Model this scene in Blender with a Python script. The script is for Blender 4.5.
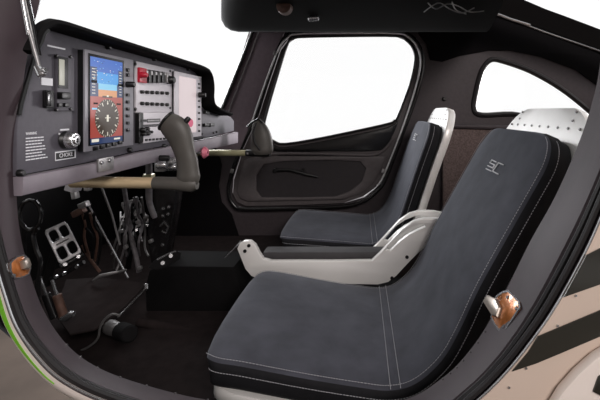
import bpy, bmesh, math, random
from mathutils import Vector, Matrix
random.seed(7)
for o in list(bpy.data.objects): bpy.data.objects.remove(o)
SC = bpy.context.scene
COL = SC.collection
EZ = 1.45                                   # eye height above the hangar floor

# ---------------------------------------------------------------- camera, world, light, exposure
cam = bpy.data.cameras.new('camera'); cam.sensor_width = 36; cam.lens = 24
cam.shift_x = -0.1; cam.shift_y = -0.1467; cam.clip_start = 0.02
co = bpy.data.objects.new('camera', cam); COL.objects.link(co)
co.location = (0, 0, EZ); co.rotation_euler = (math.radians(90), 0, 0); SC.camera = co
w = bpy.data.worlds.new('studio'); SC.world = w; w.use_nodes = True
w.node_tree.nodes['Background'].inputs[0].default_value = (1, 1, 1, 1)
w.node_tree.nodes['Background'].inputs[1].default_value = 1.05
def area(name, loc, target, size, power, col):
    l = bpy.data.lights.new(name, 'AREA'); l.shape = 'RECTANGLE'; l.size, l.size_y = size
    l.energy = power; l.color = col
    o = bpy.data.objects.new(name, l); COL.objects.link(o); o.location = loc
    o.rotation_euler = (Vector(target) - Vector(loc)).to_track_quat('-Z', 'Y').to_euler()
    return o
area('added_light', (1.2, -1.9, 2.9), (0.1, 1.1, 1.0), (1.4, 1.0), 80, (1, .93, .9))  # unseen key lamp, added to light the cabin from the camera side
area('added_light', (2.5, 3.9, EZ+.45), (-.5, 1.5, EZ-.05), (1.2, 1.0), 210, (1, .96, .98))  # added lamp shining through the far windows, brightens the panel's far end
area('added_light', (-1.5, 3.6, EZ+.8), (.2, 1.7, EZ-.25), (1.2, 1.2), 90, (.96, .97, 1))  # added lamp beyond the far side, brightens the seatbacks
SC.view_settings.view_transform = 'Standard'; SC.view_settings.look = 'None'
SC.view_settings.exposure = 0; SC.view_settings.gamma = 1; SC.view_settings.use_curve_mapping = False

# ---------------------------------------------------------------- materials
def srgb(r, g, b):
    f = lambda c: (c/255/12.92) if c/255 <= .04045 else ((c/255+.055)/1.055)**2.4
    return (f(r), f(g), f(b), 1)
def mat(name, col, rough=.5, metal=0, scale=0, var=0, bump=0, spec=.5, emit=0, detail=4, coat=0):
    m = bpy.data.materials.new(name); m.use_nodes = True
    nt = m.node_tree; b = nt.nodes['Principled BSDF']
    b.inputs['Base Color'].default_value = col; b.inputs['Roughness'].default_value = rough
    b.inputs['Metallic'].default_value = metal; b.inputs['Specular IOR Level'].default_value = spec
    if coat: b.inputs['Coat Weight'].default_value = coat; b.inputs['Coat Roughness'].default_value = .1
    if emit:
        b.inputs['Emission Color'].default_value = col; b.inputs['Emission Strength'].default_value = emit
        b.inputs['Base Color'].default_value = (0.01, .01, .01, 1)
    if scale:
        tc = nt.nodes.new('ShaderNodeTexCoord'); n = nt.nodes.new('ShaderNodeTexNoise')
        n.inputs['Scale'].default_value = scale; n.inputs['Detail'].default_value = detail
        nt.links.new(tc.outputs['Object'], n.inputs['Vector'])
        if var:
            r = nt.nodes.new('ShaderNodeValToRGB')
            r.color_ramp.elements[0].position = .3; r.color_ramp.elements[1].position = .7
            r.color_ramp.elements[0].color = tuple(c*(1-var) for c in col[:3])+(1,)
            r.color_ramp.elements[1].color = tuple(min(1, c*(1+var)) for c in col[:3])+(1,)
            nt.links.new(n.outputs['Fac'], r.inputs['Fac']); nt.links.new(r.outputs['Color'], b.inputs['Base Color'])
        if bump:
            bp = nt.nodes.new('ShaderNodeBump'); bp.inputs['Strength'].default_value = bump; bp.inputs['Distance'].default_value = .002
            nt.links.new(n.outputs['Fac'], bp.inputs['Height']); nt.links.new(bp.outputs['Normal'], b.inputs['Normal'])
    return m
M = {
 'suede': mat('suede', srgb(68, 69, 77), .85, 0, 15, .24, .25, .2),
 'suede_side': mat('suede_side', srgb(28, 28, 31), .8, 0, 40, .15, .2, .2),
 'thread': mat('thread', srgb(165, 165, 170), .7),
 'shell': mat('shell', srgb(238, 236, 233), .38, .25, 9, .05, .05),
 'shell_dark': mat('shell_dark', srgb(170, 160, 150), .35, .7, 20, .1, .1),
 'rail': mat('rail', srgb(243, 241, 238), .33, .15, 6, .04, .03),
 'pad': mat('pad', srgb(62, 60, 62), .6, 0, 30, .1, .1),
 'jamb': mat('jamb', srgb(63, 52, 57), .55, 0, 14, .14, .12, .35),
 'rubber': mat('rubber', srgb(30, 27, 28), .33, 0, 20, .1, .05),
 'seal_glint': mat('seal_glint', srgb(215, 213, 215), .35, .3, 20, .05),  # pale tone of the highlight on the black door seal
 'glossblack': mat('glossblack', srgb(26, 25, 26), .22, 0, 12, .1, .05),
 'roofblack': mat('roofblack', srgb(11, 9, 9), .9, 0, 0, spec=.1),
 'plainblack': mat('plainblack', srgb(18, 17, 18), .4),
 'matblack': mat('matblack', srgb(17, 16, 17), .85, 0, 18, .2, .2, .12),
 'lining': mat('lining', srgb(58, 51, 54), .6, 0, 60, .12, .25, .4),
 'door': mat('door', srgb(84, 78, 79), .5, 0, 50, .1, .15, .4),
 'pillar': mat('pillar', srgb(122, 108, 116), .6, 0, 60, .08, .2, .4),
 'carpet': mat('carpet', srgb(98, 86, 84), .95, 0, 160, .35, .6, .1),
 'floor': mat('floor', srgb(38, 32, 32), .95, 0, 30, .2, .3, .1),
 'panel': mat('panel', srgb(84, 81, 89), .5, 0, 90, .06, .15),
 'rail_panel': mat('rail_panel', srgb(128, 120, 128), .5, 0, 40, .08, .1),
 'bezel': mat('bezel', srgb(142, 140, 148), .4, 0, 30, .04, .05),
 'faceplate': mat('faceplate', srgb(222, 218, 224), .45, 0, 30, .03, .03),
 'black': mat('black', srgb(12, 12, 13), .4),
 'white': mat('white', srgb(225, 225, 228), .5),
 'label': mat('label', srgb(235, 235, 240), .5),
 'red': mat('red', srgb(190, 30, 55), .35),
 'pink': mat('pink', srgb(215, 120, 140), .35, 0, 60, .3, .1),
 'steel': mat('steel', srgb(190, 190, 192), .25, .9, 30, .05, .05),
 'dullsteel': mat('dullsteel', srgb(150, 148, 148), .45, .8, 40, .15, .2),
 'pedal': mat('pedal', srgb(176, 174, 176), .4, .35, 30, .08, .1),
 'olive': mat('olive', srgb(165, 160, 128), .4, .35, 20, .08, .05),
 'brass': mat('brass', srgb(222, 198, 160), .38, .5, 20, .06, .05),
 'grip': mat('grip', srgb(78, 75, 71), .5, 0, 30, .12, .15),
 'orange': mat('orange', srgb(190, 115, 60), .2, .35, 80, .35, .3, coat=.5),
 'skin': mat('skin', srgb(205, 186, 172), .35, 0, 5, .04, .02, coat=.3),
 'skin_white': mat('skin_white', srgb(228, 216, 208), .35, 0, 5, .03, .02, coat=.3),
 'stripe': mat('stripe', srgb(38, 36, 30), .35, 0, 12, .12, .02, coat=.3),
 'green': mat('green', srgb(110, 180, 30), .4),
 'ground': mat('ground', srgb(74, 64, 57), .9, 0, 3.0, .28, .3, .3, detail=10),
 'pocket': mat('pocket', srgb(48, 44, 46), .6, 0, 40, .1, .1, .3),
 'light_blocker': mat('light_blocker', srgb(92, 86, 82), .9, 0, 3, .1),
 'wall_shade': mat('wall_shade', srgb(12, 10, 12), .85, 0, 60, .1, .2, .1),  # near-black standing in for shade on the far wall lining
 'rust': mat('rust', srgb(92, 66, 56), .6, .2, 60, .3, .3),
 'cable': mat('cable', srgb(98, 94, 97), .5, 0, 60, .3, .3),
 'screen_black': mat('screen_black', srgb(14, 16, 20), .15),
 'scr_sky1': mat('scr_sky1', srgb(20, 95, 190), .3, emit=.9),
 'scr_sky2': mat('scr_sky2', srgb(45, 150, 225), .3, emit=.9),
 'scr_sky3': mat('scr_sky3', srgb(125, 200, 235), .3, emit=.9),
 'scr_or': mat('scr_or', srgb(215, 150, 100), .3, emit=.9),
 'scr_br': mat('scr_br', srgb(150, 85, 72), .3, emit=.9),
 'scr_br2': mat('scr_br2', srgb(165, 70, 60), .3, emit=.9),
 'scr_dk': mat('scr_dk', srgb(62, 50, 40), .3, emit=.9),
 'scr_navy': mat('scr_navy', srgb(25, 50, 95), .3, emit=.9),
 'scr_wh': mat('scr_wh', srgb(235, 230, 215), .3, emit=.9),
 'scr_pale': mat('scr_pale', srgb(226, 208, 210), .25, emit=.8),
 'scr_pink': mat('scr_pink', srgb(205, 70, 110), .25, emit=.8),
 'gauge': mat('gauge', srgb(225, 222, 205), .4, emit=.5),
}
def glass_mat():
    m = bpy.data.materials.new('clear_glass'); m.use_nodes = True; nt = m.node_tree
    nt.nodes.remove(nt.nodes['Principled BSDF'])
    t = nt.nodes.new('ShaderNodeBsdfTransparent'); g = nt.nodes.new('ShaderNodeBsdfGlossy'); g.inputs['Roughness'].default_value = .02
    x = nt.nodes.new('ShaderNodeMixShader')
    x.inputs[0].default_value = .03; nt.links.new(t.outputs[0], x.inputs[1]); nt.links.new(g.outputs[0], x.inputs[2])
    nt.links.new(x.outputs[0], nt.nodes['Material Output'].inputs[0]); return m
M['glass'] = glass_mat()
_b = M['suede'].node_tree.nodes['Principled BSDF']; _b.inputs['Sheen Weight'].default_value = .2; _b.inputs['Sheen Roughness'].default_value = .45; _b.inputs['Sheen Tint'].default_value = (.85, .9, 1, 1)

# ---------------------------------------------------------------- helpers
def W(u, v, Y): return Vector(((u-360)*Y/400, Y, EZ-(v-112)*Y/400))
def V(x, y, z): return Vector((x, y, EZ+z))              # z measured from eye height
def wloc(o):
    l = Vector((0, 0, 0))
    while o is not None: l += o.location; o = o.parent if o.type != 'EMPTY' else None
    return l
def thing(name, label, cat, loc, group=None):
    o = bpy.data.objects.new(name, None); COL.objects.link(o); o.location = loc; o.empty_display_size = .05
    o['label'] = label; o['category'] = cat
    if group: o['group'] = group
    return o
def tag(o, label, cat, group=None):
    o['label'] = label; o['category'] = cat
    if group: o['group'] = group
    return o
def struct(o): o['kind'] = 'structure'; return o
def smooth(pts, n=5, closed=False):
    P = [Vector(p) for p in pts]; out = []; N = len(P)
    rng = range(N) if closed else range(N-1)
    for i in rng:
        if closed: a, b, c, d = P[i-1], P[i], P[(i+1) % N], P[(i+2) % N]
        else: a, b, c, d = P[max(i-1, 0)], P[i], P[i+1], P[min(i+2, N-1)]
        for k in range(n):
            t = k/n
            out.append(.5*((2*b)+(c-a)*t+(2*a-5*b+4*c-d)*t*t+(3*b-a-3*c+d)*t**3))
    if not closed: out.append(P[-1])
    return out
class MB:
    def __init__(s): s.bm = bmesh.new()
    def box(s, c, size, bev=0, rot=None, mi=0):
        t = bmesh.new(); bmesh.ops.create_cube(t, size=1)
        for v in t.verts: v.co = Vector((v.co.x*size[0], v.co.y*size[1], v.co.z*size[2]))
        if bev: bmesh.ops.bevel(t, geom=t.edges[:], offset=bev, segments=2, affect='EDGES', profile=.6)
        R = (rot.to_4x4() if rot else Matrix.Identity(4))
        s._merge(t, Matrix.Translation(c) @ R, mi); return s
    def _merge(s, t, mx, mi):
        t.verts.ensure_lookup_table(); mp = {}
        for v in t.verts: mp[v] = s.bm.verts.new(mx @ v.co)
        for f in t.faces:
            try: g = s.bm.faces.new([mp[v] for v in f.verts])
            except ValueError: continue
            g.material_index = mi if mi is not None else f.material_index; g.smooth = True
        t.free()
    def loft(s, rings, cap=True, closed=False, mi=0, mif=None):
        R = [[s.bm.verts.new(p) for p in r] for r in rings]; n = len(R[0])
        for i in range(len(R) if closed else len(R)-1):
            a, b = R[i], R[(i+1) % len(R)]
            for j in range(n):
                f = s.bm.faces.new((a[j], a[(j+1) % n], b[(j+1) % n], b[j])); f.smooth = True
                f.material_index = mif(i, j) if mif else mi
        if cap and not closed:
            for r, m_ in ((R[0][::-1], mi), (R[-1], mi)):
                f = s.bm.faces.new(r); f.material_index = mif(0, -1) if mif else m_
        return s
    def tube(s, pts, r, seg=10, closed=False, mi=0, cap=True):
        P = [Vector(p) for p in pts]; N = len(P); rr = r if isinstance(r, (list, tuple)) else [r]*N
        rings = []; up = None
        for i in range(N):
            if closed: t = (P[(i+1) % N]-P[i-1])
            else: t = P[min(i+1, N-1)]-P[max(i-1, 0)]
            t.normalize()
            if up is None: up = Vector((0, 0, 1)) if abs(t.z) < .9 else Vector((1, 0, 0))
            x = (up - t*up.dot(t)); x.normalize(); up = x; y = t.cross(x)
            rings.append([P[i]+(x*math.cos(2*math.pi*k/seg)+y*math.sin(2*math.pi*k/seg))*rr[i] for k in range(seg)])
        return s.loft(rings, cap, closed, mi)
    def cyl(s, a, b, r0, r1=None, seg=20, mi=0, bev=0):
        a, b = Vector(a), Vector(b); r1 = r0 if r1 is None else r1; d = (b-a)
        if bev:
            e = d.normalized()*bev
            return s.tube([a, a+e*.01, a+e, b-e, b-e*.01, b], [max(r0-bev, .0001), r0-bev*.9, r0, r1, r1-bev*.9, max(r1-bev, .0001)], seg, mi=mi)
        return s.tube([a, b], [r0, r1], seg, mi=mi)
    def quad(s, pts, mi=0):
        f = s.bm.faces.new([s.bm.verts.new(p) for p in pts]); f.material_index = mi; return s
    def build(s, name, mats, parent=None, auto=True, angle=40):
        if not isinstance(mats, (list, tuple)): mats = [mats]
        bmesh.ops.recalc_face_normals(s.bm, faces=s.bm.faces)
        me = bpy.data.meshes.new(name); s.bm.to_mesh(me); s.bm.free()
        for m in mats: me.materials.append(M[m])
        if auto:
            for p in me.polygons: p.use_smooth = True
            me.set_sharp_from_angle(angle=math.radians(angle))
        # local origin at the centre of the geometry
        xs = [v.co for v in me.vertices]
        lo = Vector(tuple(min(c[i] for c in xs) for i in range(3))); hi = Vector(tuple(max(c[i] for c in xs) for i in range(3)))
        c = (lo+hi)/2; me.transform(Matrix.Translation(-c))
        o = bpy.data.objects.new(name, me); COL.objects.link(o)
        pw = Vector((0, 0, 0)); q = parent
        while q is not None: pw += q.location; q = q.parent
        o.location = c-pw; o.parent = parent
        return o
class PL:
    """a plane in the scene; pt() puts a point on it along the sight line through a picture point"""
    def __init__(s, p0, n, ex=None):
        s.p0 = Vector(p0); s.n = Vector(n).normalized()
        up = Vector((0, 0, 1)) if abs(s.n.z) < .9 else Vector((1, 0, 0))
        s.ex = (Vector(ex) if ex else up.cross(s.n)).normalized(); s.ey = s.n.cross(s.ex)
    def pt(s, u, v, off=0):
        e = Vector((0, 0, EZ)); d = Vector(((u-360)/400, 1, -(v-112)/400))
        t = (s.p0+s.n*off-e).dot(s.n)/d.dot(s.n); return e+d*t
    def to2(s, p): q = p-s.p0; return (q.dot(s.ex), q.dot(s.ey))
def plate_into(mb, pl, outer, holes=(), th=.01, off=0, bev=0, mi=0, sm=0, smh=0):
    """outer/holes: world points on plane; thickness centred at off"""
    cu = bpy.data.curves.new('tmp', 'CURVE'); cu.dimensions = '2D'; cu.fill_mode = 'BOTH'
    cu.extrude = max(th/2-bev, 0.00001); cu.bevel_depth = bev; cu.bevel_resolution = 1
    if bev: cu.offset = -bev
    for k, poly in enumerate([outer]+list(holes)):
        pts = poly
        n = sm if k == 0 else smh
        if n: pts = smooth(pts, n, True)
        p2 = [pl.to2(p) for p in pts]
        sp = cu.splines.new('POLY'); sp.points.add(len(p2)-1); sp.use_cyclic_u = True
        for i, (x, y) in enumerate(p2): sp.points[i].co = (x, y, 0, 1)
    ob = bpy.data.objects.new('tmp', cu); COL.objects.link(ob)
    dg = bpy.context.evaluated_depsgraph_get(); dg.update()
    me = bpy.data.meshes.new_from_object(ob.evaluated_get(dg))
    t = bmesh.new(); t.from_mesh(me); bmesh.ops.remove_doubles(t, verts=t.verts, dist=1e-6)
    mx = Matrix.Translation(pl.p0+pl.n*off) @ Matrix((pl.ex, pl.ey, pl.n)).transposed().to_4x4()
    mb._merge(t, mx, mi)
    bpy.data.objects.remove(ob); bpy.data.curves.remove(cu); bpy.data.meshes.remove(me)
    return mb
def plate(name, m, pl, outer, holes=(), th=.01, off=0, bev=0, parent=None, sm=0, smh=0):
    mb = MB(); plate_into(mb, pl, outer, holes, th, off, bev, 0, sm, smh)
    return mb.build(name, m, parent, angle=35)
def px(pl, pts, off=0): return [pl.pt(u, v, off) for u, v in pts]
def text_into(mb, s, pl, p, h, wid=None, mi=0, off=.0005, ang=0):
    """lettering on a plane, lower-left corner at world point p, letter height h"""
    cu = bpy.data.curves.new('tmp', 'FONT'); cu.body = s; cu.size = h*1.4; cu.extrude = .0002
    ob = bpy.data.objects.new('tmp', cu); COL.objects.link(ob)
    dg = bpy.context.evaluated_depsgraph_get(); dg.update()
    me = bpy.data.meshes.new_from_object(ob.evaluated_get(dg)); t = bmesh.new(); t.from_mesh(me)
    sx = 1
    if wid:
        w0 = max(v.co.x for v in t.verts)-min(v.co.x for v in t.verts); sx = wid/w0
    mx = Matrix.Translation(Vector(p)+pl.n*off) @ Matrix((pl.ex, pl.ey, pl.n)).transposed().to_4x4() @ Matrix.Rotation(ang, 4, 'Z') @ Matrix.Diagonal((sx, 1, 1, 1))
    mb._merge(t, mx, mi)
    bpy.data.objects.remove(ob); bpy.data.curves.remove(cu); bpy.data.meshes.remove(me)

# ================================================================= SETTING
g = MB(); g.box((0, 1.0, -.02), (9, 6.4, .04)); struct(g.build('floor_hangar', 'ground'))
g = MB(); g.box((0, -2.9, 2.0), (9, .1, 4)); struct(g.build('light_blocker_back', 'light_blocker'))  # unseen wall behind the camera, added to cut the frontal fill light
g = MB(); g.box((0, -1.2, 4.05), (9, 3.5, .1)); struct(g.build('light_blocker_top', 'light_blocker'))  # unseen roof, added to block world light from above

# --- door opening of the fuselage: inner edge / outer edge pairs
IN = [(48,-60),(41,0),(33,32),(26,70),(21,110),(17,150),(17,195),(21,235),(31,275),(45,312),(68,345),(100,368),(150,386),(210,400),(290,410),(360,408),(410,397),(440,379),(460,361),(482,332),(505,290),(530,240),(555,195),(579,140),(592,100),(599,65),(606,0),(612,-60)]
OU = [(-30,-60),(-34,0),(-34,40),(-32,90),(-28,140),(-22,185),(-14,225),(-4,262),(5,293),(17,326),(38,357),(64,381),(108,402),(180,422),(280,440),(370,442),(440,428),(480,398),(508,370),(532,340),(556,305),(585,252),(605,207),(630,145),(646,90),(655,40),(662,-20),(668,-80)]
NN = len(IN)
def dI(k): return .645 if k < 8 else (.645+(k-7)*.009 if k < 16 else .72)
def dO(k): return .585 if k < 8 else (.585-(k-7)*.0018 if k < 16 else .57)
I3 = smooth([W(u, v, dI(k)) for k, (u, v) in enumerate(IN)], 6)
O3 = smooth([W(u, v, dO(k)) for k, (u, v) in enumerate(OU)], 6)
def J(i, f, lift=0):
    a, b = I3[i], O3[i]; p = a.lerp(b, f)
    t = (I3[min(i+1, len(I3)-1)]-I3[max(i-1, 0)]).normalized(); n = t.cross(b-a).normalized()
    c = Vector((0.05, .65, EZ-.05))
    if n.dot(c-p) < 0: n = -n
    return p+n*lift
mb = MB(); prof = [(-.03, -.02), (0, -.004), (.02, 0), (.25, .004), (.5, .006), (.70, .003), (.74, -.004), (.8, -.008), (.86, -.004), (.9, 0), (1, -.001), (1, -.003), (.95, -.006), (.4, -.012)]
mb.loft([[J(i, f, l) for f, l in prof] for i in range(len(I3))])
jamb = struct(mb.build('trim_1', 'jamb'))
mb = MB(); mb.tube([J(i, .8, .0) for i in range(len(I3))], .006, 8); mb.tube([J(i, .93, .003) for i in range(len(I3))], .0055, 8)
struct(mb.build('trim_2', 'rubber'))
# rivets on the sill
mb = MB()
for i0, i1, st in ((60, 92, 3), (102, 116, 2)):
    for i in range(i0, i1, st):
        p = J(i, .12, .003); n = (J(i, .12, .01)-p).normalized(); mb.cyl(p-n*.002, p+n*.0015, .0016, seg=8)
mb.build('rivet', 'steel', jamb)
mb = MB(); mb.tube([J(i, 1.0, .001)+Vector((0, -.002, 0)) for i in range(0, len(I3))], .0016, 6)
struct(mb.build('trim_3', 'steel'))

# --- outside skin, aft of the door
ps = PL((0, .565, EZ), (0, -1, 0))
out = [Vector((p.x, .565, p.z)) for p in O3[16*6:]]
out = out + [V(1.5, .565, .35), V(1.5, .565, -.62), V(.0, .565, -.62)]
o = plate('wall_left', 'skin', ps, out, th=.006, off=-.004); struct(o); skinR = o
s1 = px(ps, [(563,297),(572,281),(586,255),(600,248),(660,222),(660,258),(600,284)])
plate('stripe', 'stripe', ps, s1, th=.0015, off=.0006, parent=skinR)
s2 = px(ps, [(512,371),(528,352),(538,336),(600,310),(660,284),(660,308),(600,336),(560,353),(536,363)])
plate('stripe', 'stripe', ps, s2, th=.0015, off=.0006, parent=skinR)
mb = MB()
for k in range(16*6+10, len(O3), 4):
    p = O3[k]; q = Vector((p.x+.012, .565, p.z-.008)); mb.cyl(q+Vector((0, .001, 0)), q-Vector((0, .0012, 0)), .0016, seg=8)
mb.build('rivet', 'steel', skinR)
# --- outside skin ahead of and below the door, curving under the belly
nb = 16*6+12
mb = MB(); rows = []
for i in range(0, nb):
    b = O3[i]; t = (O3[i+1]-O3[max(i-1, 0)]).normalized(); od = Vector((t.z, 0, -t.x)); od = -od if od.dot(Vector((b.x-.0, 0, b.z-EZ))) < 0 else od
    k = 1.0 if i < 60 else max(.7, 1-(i-60)*.01)
    k2 = 1+max(0, i-50)/50
    rows.append([b+od*a*(k2 if y > .01 else 1)*k+Vector((0, y, 0)) for a, y in ((.0, .002), (.010, .0), (.020, .004), (.026, .016), (.028, .025), (.027, .035), (.024, .045), (.018, .045), (.014, .03), (.006, .012))])
mb.loft(rows); skinL = struct(mb.build('trim_4', 'skin_white'))
mb = MB(); rr = []
for i in range(42, 66):
    b = O3[i]; t = (O3[i+1]-O3[i-1]).normalized(); od = Vector((t.z, 0, -t.x)); od = -od if od.dot(Vector((b.x, 0, b.z-EZ))) < 0 else od
    wv = .005*max(0.05, (66-i)/24)
    rr.append([b+od*(.012-wv)+Vector((0, -.0012, 0)), b+od*(.012+wv)+Vector((0, -.0004, 0)), b+od*(.012+wv)+Vector((0, .003, 0)), b+od*(.012-wv)+Vector((0, .003, 0))])
mb.loft(rr); mb.build('stripe', 'green', skinL)
# step fairing on the skin, lower right
fr = px(ps, [(536,425),(545,402),(556,384),(572,366),(590,350),(610,338),(660,326),(660,425)])
o = plate('step_fairing', 'skin_white', ps, fr, th=.018, off=.009, bev=.006)
tag(o, 'raised pale fairing with a curved edge on the outer skin, lower right', 'fairing')
plate('recess', 'stripe', ps, px(ps, [(585,382),(590,368),(604,358),(640,350),(640,395),(604,392)]), th=.004, off=.0185, bev=.001, parent=o)

# --- cabin shell
HB = [(-30,306),(0,329),(26,351),(52,372),(80,391),(110,407),(160,425),(240,440),(330,446),(420,438),(500,432)]
FP_ = [W(u+3, v-3, .66*400/(v-3-112)) for u, v in HB]; FP_ = [Vector((max(p.x, -1.27), p.y, EZ-.66)) for p in FP_]
pfl = PL(V(0, 1.4, -.66), (0, 0, 1))
floor_ = struct(plate('floor', 'floor', pfl, FP_+[V(1.33, .85, -.66), V(1.33, 2.22, -.66), V(-1.27, 2.22, -.66)], th=.012, off=0))
mb = MB()
for k in range(len(HB)-1):
    a, b = W(*HB[k], .61), W(*HB[k+1], .61); c, d = FP_[k+1], FP_[k]; mb.quad([a, b, c, d])
bmesh.ops.remove_doubles(mb.bm, verts=mb.bm.verts, dist=1e-5)
struct(mb.build('trim_13', 'matblack'))
mb = MB(); mb.box(V(-1.28, 1.42, -.4), (.03, 1.62, .58)); struct(mb.build('wall_front', 'matblack'))
mb = MB(); mb.box(V(1.33, 1.42, -.3), (.03, 1.62, .75)); struct(mb.build('wall_back', 'carpet'))
pf = PL((0, 2.12, EZ), (0, -1, 0))
DO = [(256,116),(266,84),(279,46),(286,37),(297,32),(345,31),(396,32),(410,36),(419,46),(423,62),(418,90),(404,130),(386,178),(378,190),(366,200),(345,206),(300,208),(245,209),(234,205),(229,195),(230,180),(240,150)]
QW = [(474,108),(476,92),(480,76),(484,67),(491,60),(502,61),(530,71),(560,88),(588,110),(610,132),(600,150),(560,132),(520,115),(482,115)]
wl = [(250,-45),(250,28),(238,68),(222,110),(100,112),(100,239),(660,239),(660,70),(600,36),(560,20),(510,2),(440,-30)]
struct(plate('wall_right', 'lining', pf, px(pf, wl), [px(pf, [(330+(a-330)*.965, 118+(b-118)*.965) for a, b in DO])[::-1], px(pf, QW)[::-1]], th=.03, off=-.015))
# forward pillar
pp = PL((0, 2.08, EZ), (0, -1, 0))
o = struct(plate('trim_5', 'pillar', pp, px(pp, [(252,26),(286,28),(278,46),(264,84),(253,116),(245,138),(240,150),(216,150),(222,110),(236,73)]), th=.03, off=-.01, bev=.006))
mb = MB(); mb.tube([pp.pt(*q, .012) for q in [(257,20),(246,50),(234,80),(221,112)]], .009, 8)
mb.tube([pp.pt(*q, .012) for q in [(262,22),(250,55),(238,86),(226,118)]], .003, 6, mi=1)
struct(mb.build('trim_6', ['rubber', 'dullsteel']))
# roof
mb = MB()
fe = [(-.30, .85), (-.36, 1.05), (-.49, 1.40), (-.56, 1.62), (-.58, 1.75), (-.57, 1.95), (-.565, 2.13)]
be = [(.30, .85), (.38, 1.05), (.46, 1.3), (.5, 1.5), (.55, 1.75), (.6, 1.95), (.62, 2.13)]
rings = []
for (x0, y), (x1, _) in zip(smooth([V(a, b, 0) for a, b in fe], 4), [(q.x, q.y) for q in smooth([V(a, b, 0) for a, b in be], 4)]) if False else []: pass
F = smooth([V(a, b, 0) for a, b in fe], 4); B = smooth([V(a, b, 0) for a, b in be], 4)
for f_, b_ in zip(F, B):
    y = f_.y; zb = max(.30, .2*y)
    pr = [(f_.x+.07, zb), (f_.x+.04, zb+.006), (f_.x+.018, zb+.02), (f_.x+.004, zb+.045), (f_.x+.004, zb+.09), (f_.x+.03, zb+.14), (b_.x, zb+.14), (b_.x, zb)]
    rings.append([V(x, y, z) for x, z in pr])
mb.loft(rings); struct(mb.build('ceiling', 'roofblack'))
pr_ = PL((0, 1.86, EZ), (0, -1, 0))
mb = MB()
plate_into(mb, pr_, px(pr_, [(434,-30),(510,-1),(560,17),(605,34),(660,56),(660,84),(600,52),(540,30),(484,11),(430,2)]), th=.06, off=0)
struct(mb.build('trim_7', 'roofblack'))
mb = MB(); mb.tube([pr_.pt(*q, .034) for q in [(484,10),(510,19),(545,32),(600,51),(650,70)]], .0035, 8)
mb.tube([pr_.pt(*q, .038) for q in [(484,10),(500,15),(510,19),(530,25)]], .006, 8)
struct(mb.build('trim_8', 'steel'))
struct(plate('shade_upper', 'wall_shade', pf, px(pf, [(424,-30),(500,-10),(600,33),(660,60),(660,100),(600,88),(575,70),(540,57),(510,51),(488,51),(460,56),(442,62),(430,60),(426,44),(418,34)]), th=.006, off=.004, bev=.001))  # shade below the roof, put on the wall as a dark sheet
# far sill beam, ledge behind the seats
mb = MB(); mb.tube([W(452,126,2.06), W(480,127,2.06), W(640,131,2.06)], .012, 8)
struct(mb.build('trim_9', 'lining'))
mb = MB(); mb.box(V(.88, 2.085, -.36), (.9, .03, .56), .004); struct(mb.build('trim_10', 'carpet'))
struct(plate('shade_footwell', 'wall_shade', pf, px(pf, [(100,118),(224,118),(218,150),(222,165),(219,185),(222,202),(232,214),(240,238),(100,238)]), th=.006, off=.004))  # dark sheet in place of the footwell shade on this wall
# quarter window rubber and glass
mb = MB(); mb.tube([pf.pt(u, v, .004) for u, v in [(q.x, q.y) for q in smooth([Vector((a, b, 0)) for a, b in QW], 5, True)]], .014, 8, True)
struct(mb.build('trim_11', 'rubber'))
struct(plate('window_2', 'glass', pf, px(pf, QW), th=.004, off=-.02))
# windscreen
mb = MB(); rows = []
for k in range(9):
    a = k/8; y = .62+a*1.5
    xb = -.95-.25*math.sin(a*math.pi); xt = -.28-.3*min(1, a*1.3); zb = .02+.02*math.sin(a*math.pi)
    rows.append([V(xb, y, zb), V((xb*.55+xt*.45), y, .25), V(xt, y, .40)])
for a, b in zip(rows, rows[1:]):
    for j in range(2): mb.quad([a[j], a[j+1], b[j+1], b[j]])
bmesh.ops.remove_doubles(mb.bm, verts=mb.bm.verts, dist=1e-5)
struct(mb.build('window_3', 'glass'))
# rear skylight
mb = MB(); mb.quad([V(.60, .85, .58), V(1.35, .85, .29), V(1.35, 1.84, .29), V(.60, 1.84, .58)])
struct(mb.build('window_4', 'glass'))
# bolt on the wall behind the door
mb = MB(); p = pf.pt(444, 99); mb.cyl(p, p-Vector((0, .012, 0)), .012, .010, bev=.003); mb.cyl(p-Vector((0, .012, 0)), p-Vector((0, .02, 0)), .005)
tag(mb.build('wall_bolt', 'black'), 'black round bolt on the dark wall between door and quarter window', 'bolt')

# ================================================================= FAR DOOR (structure: door_1 > parts)
pd = PL((0, 2.10, EZ), (0, -1, 0))
DI = [(259,116),(268,88),(281,50),(288,41),(298,35),(345,34),(396,35),(408,39),(416,48),(420,62),(415,90),(401,130),(383,176),(376,187),(364,196),(344,203),(300,205),(246,206),(237,202),(233,194),(234,180),(243,150)]
WH = [(288,43),(293,39),(300,37),(345,36),(396,36),(406,40),(413,48),(415,60),(410,84),(398,116),(394,121),(388,124),(352,132),(312,140),(284,144),(275,142),(267,136),(264,126),(268,108),(278,74)]
door = plate('door_1', 'door', pd, px(pd, DI), [px(pd, WH)[::-1]], th=.02, off=-.01)
struct(door)
plate('window_glass', 'glass', pd, px(pd, WH), th=.003, off=-.012, parent=door)
mb = MB(); mb.tube([pd.pt(q.x, q.y, .004) for q in smooth([Vector((a, b, 0)) for a, b in WH], 4, True)], .007, 8, True)
mb.build('window_seal', 'rubber', door)
mb = MB(); sl = smooth([Vector((a, b, 0)) for a, b in DO], 5, True)
mb.tube([pd.pt(q.x, q.y, .012) for q in sl], .010, 10, True)
mb.build('door_seal', 'glossblack', door)
mb = MB()
c0 = Vector((330, 115, 0))
top = [q for q in [(252,122),(262,92),(273,62),(281,45),(287,38.5),(297,34),(345,33),(396,33.4),(408,37),(417,47),(420.5,62),(416,86),(402,129),(384,175),(377,186)]]
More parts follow.
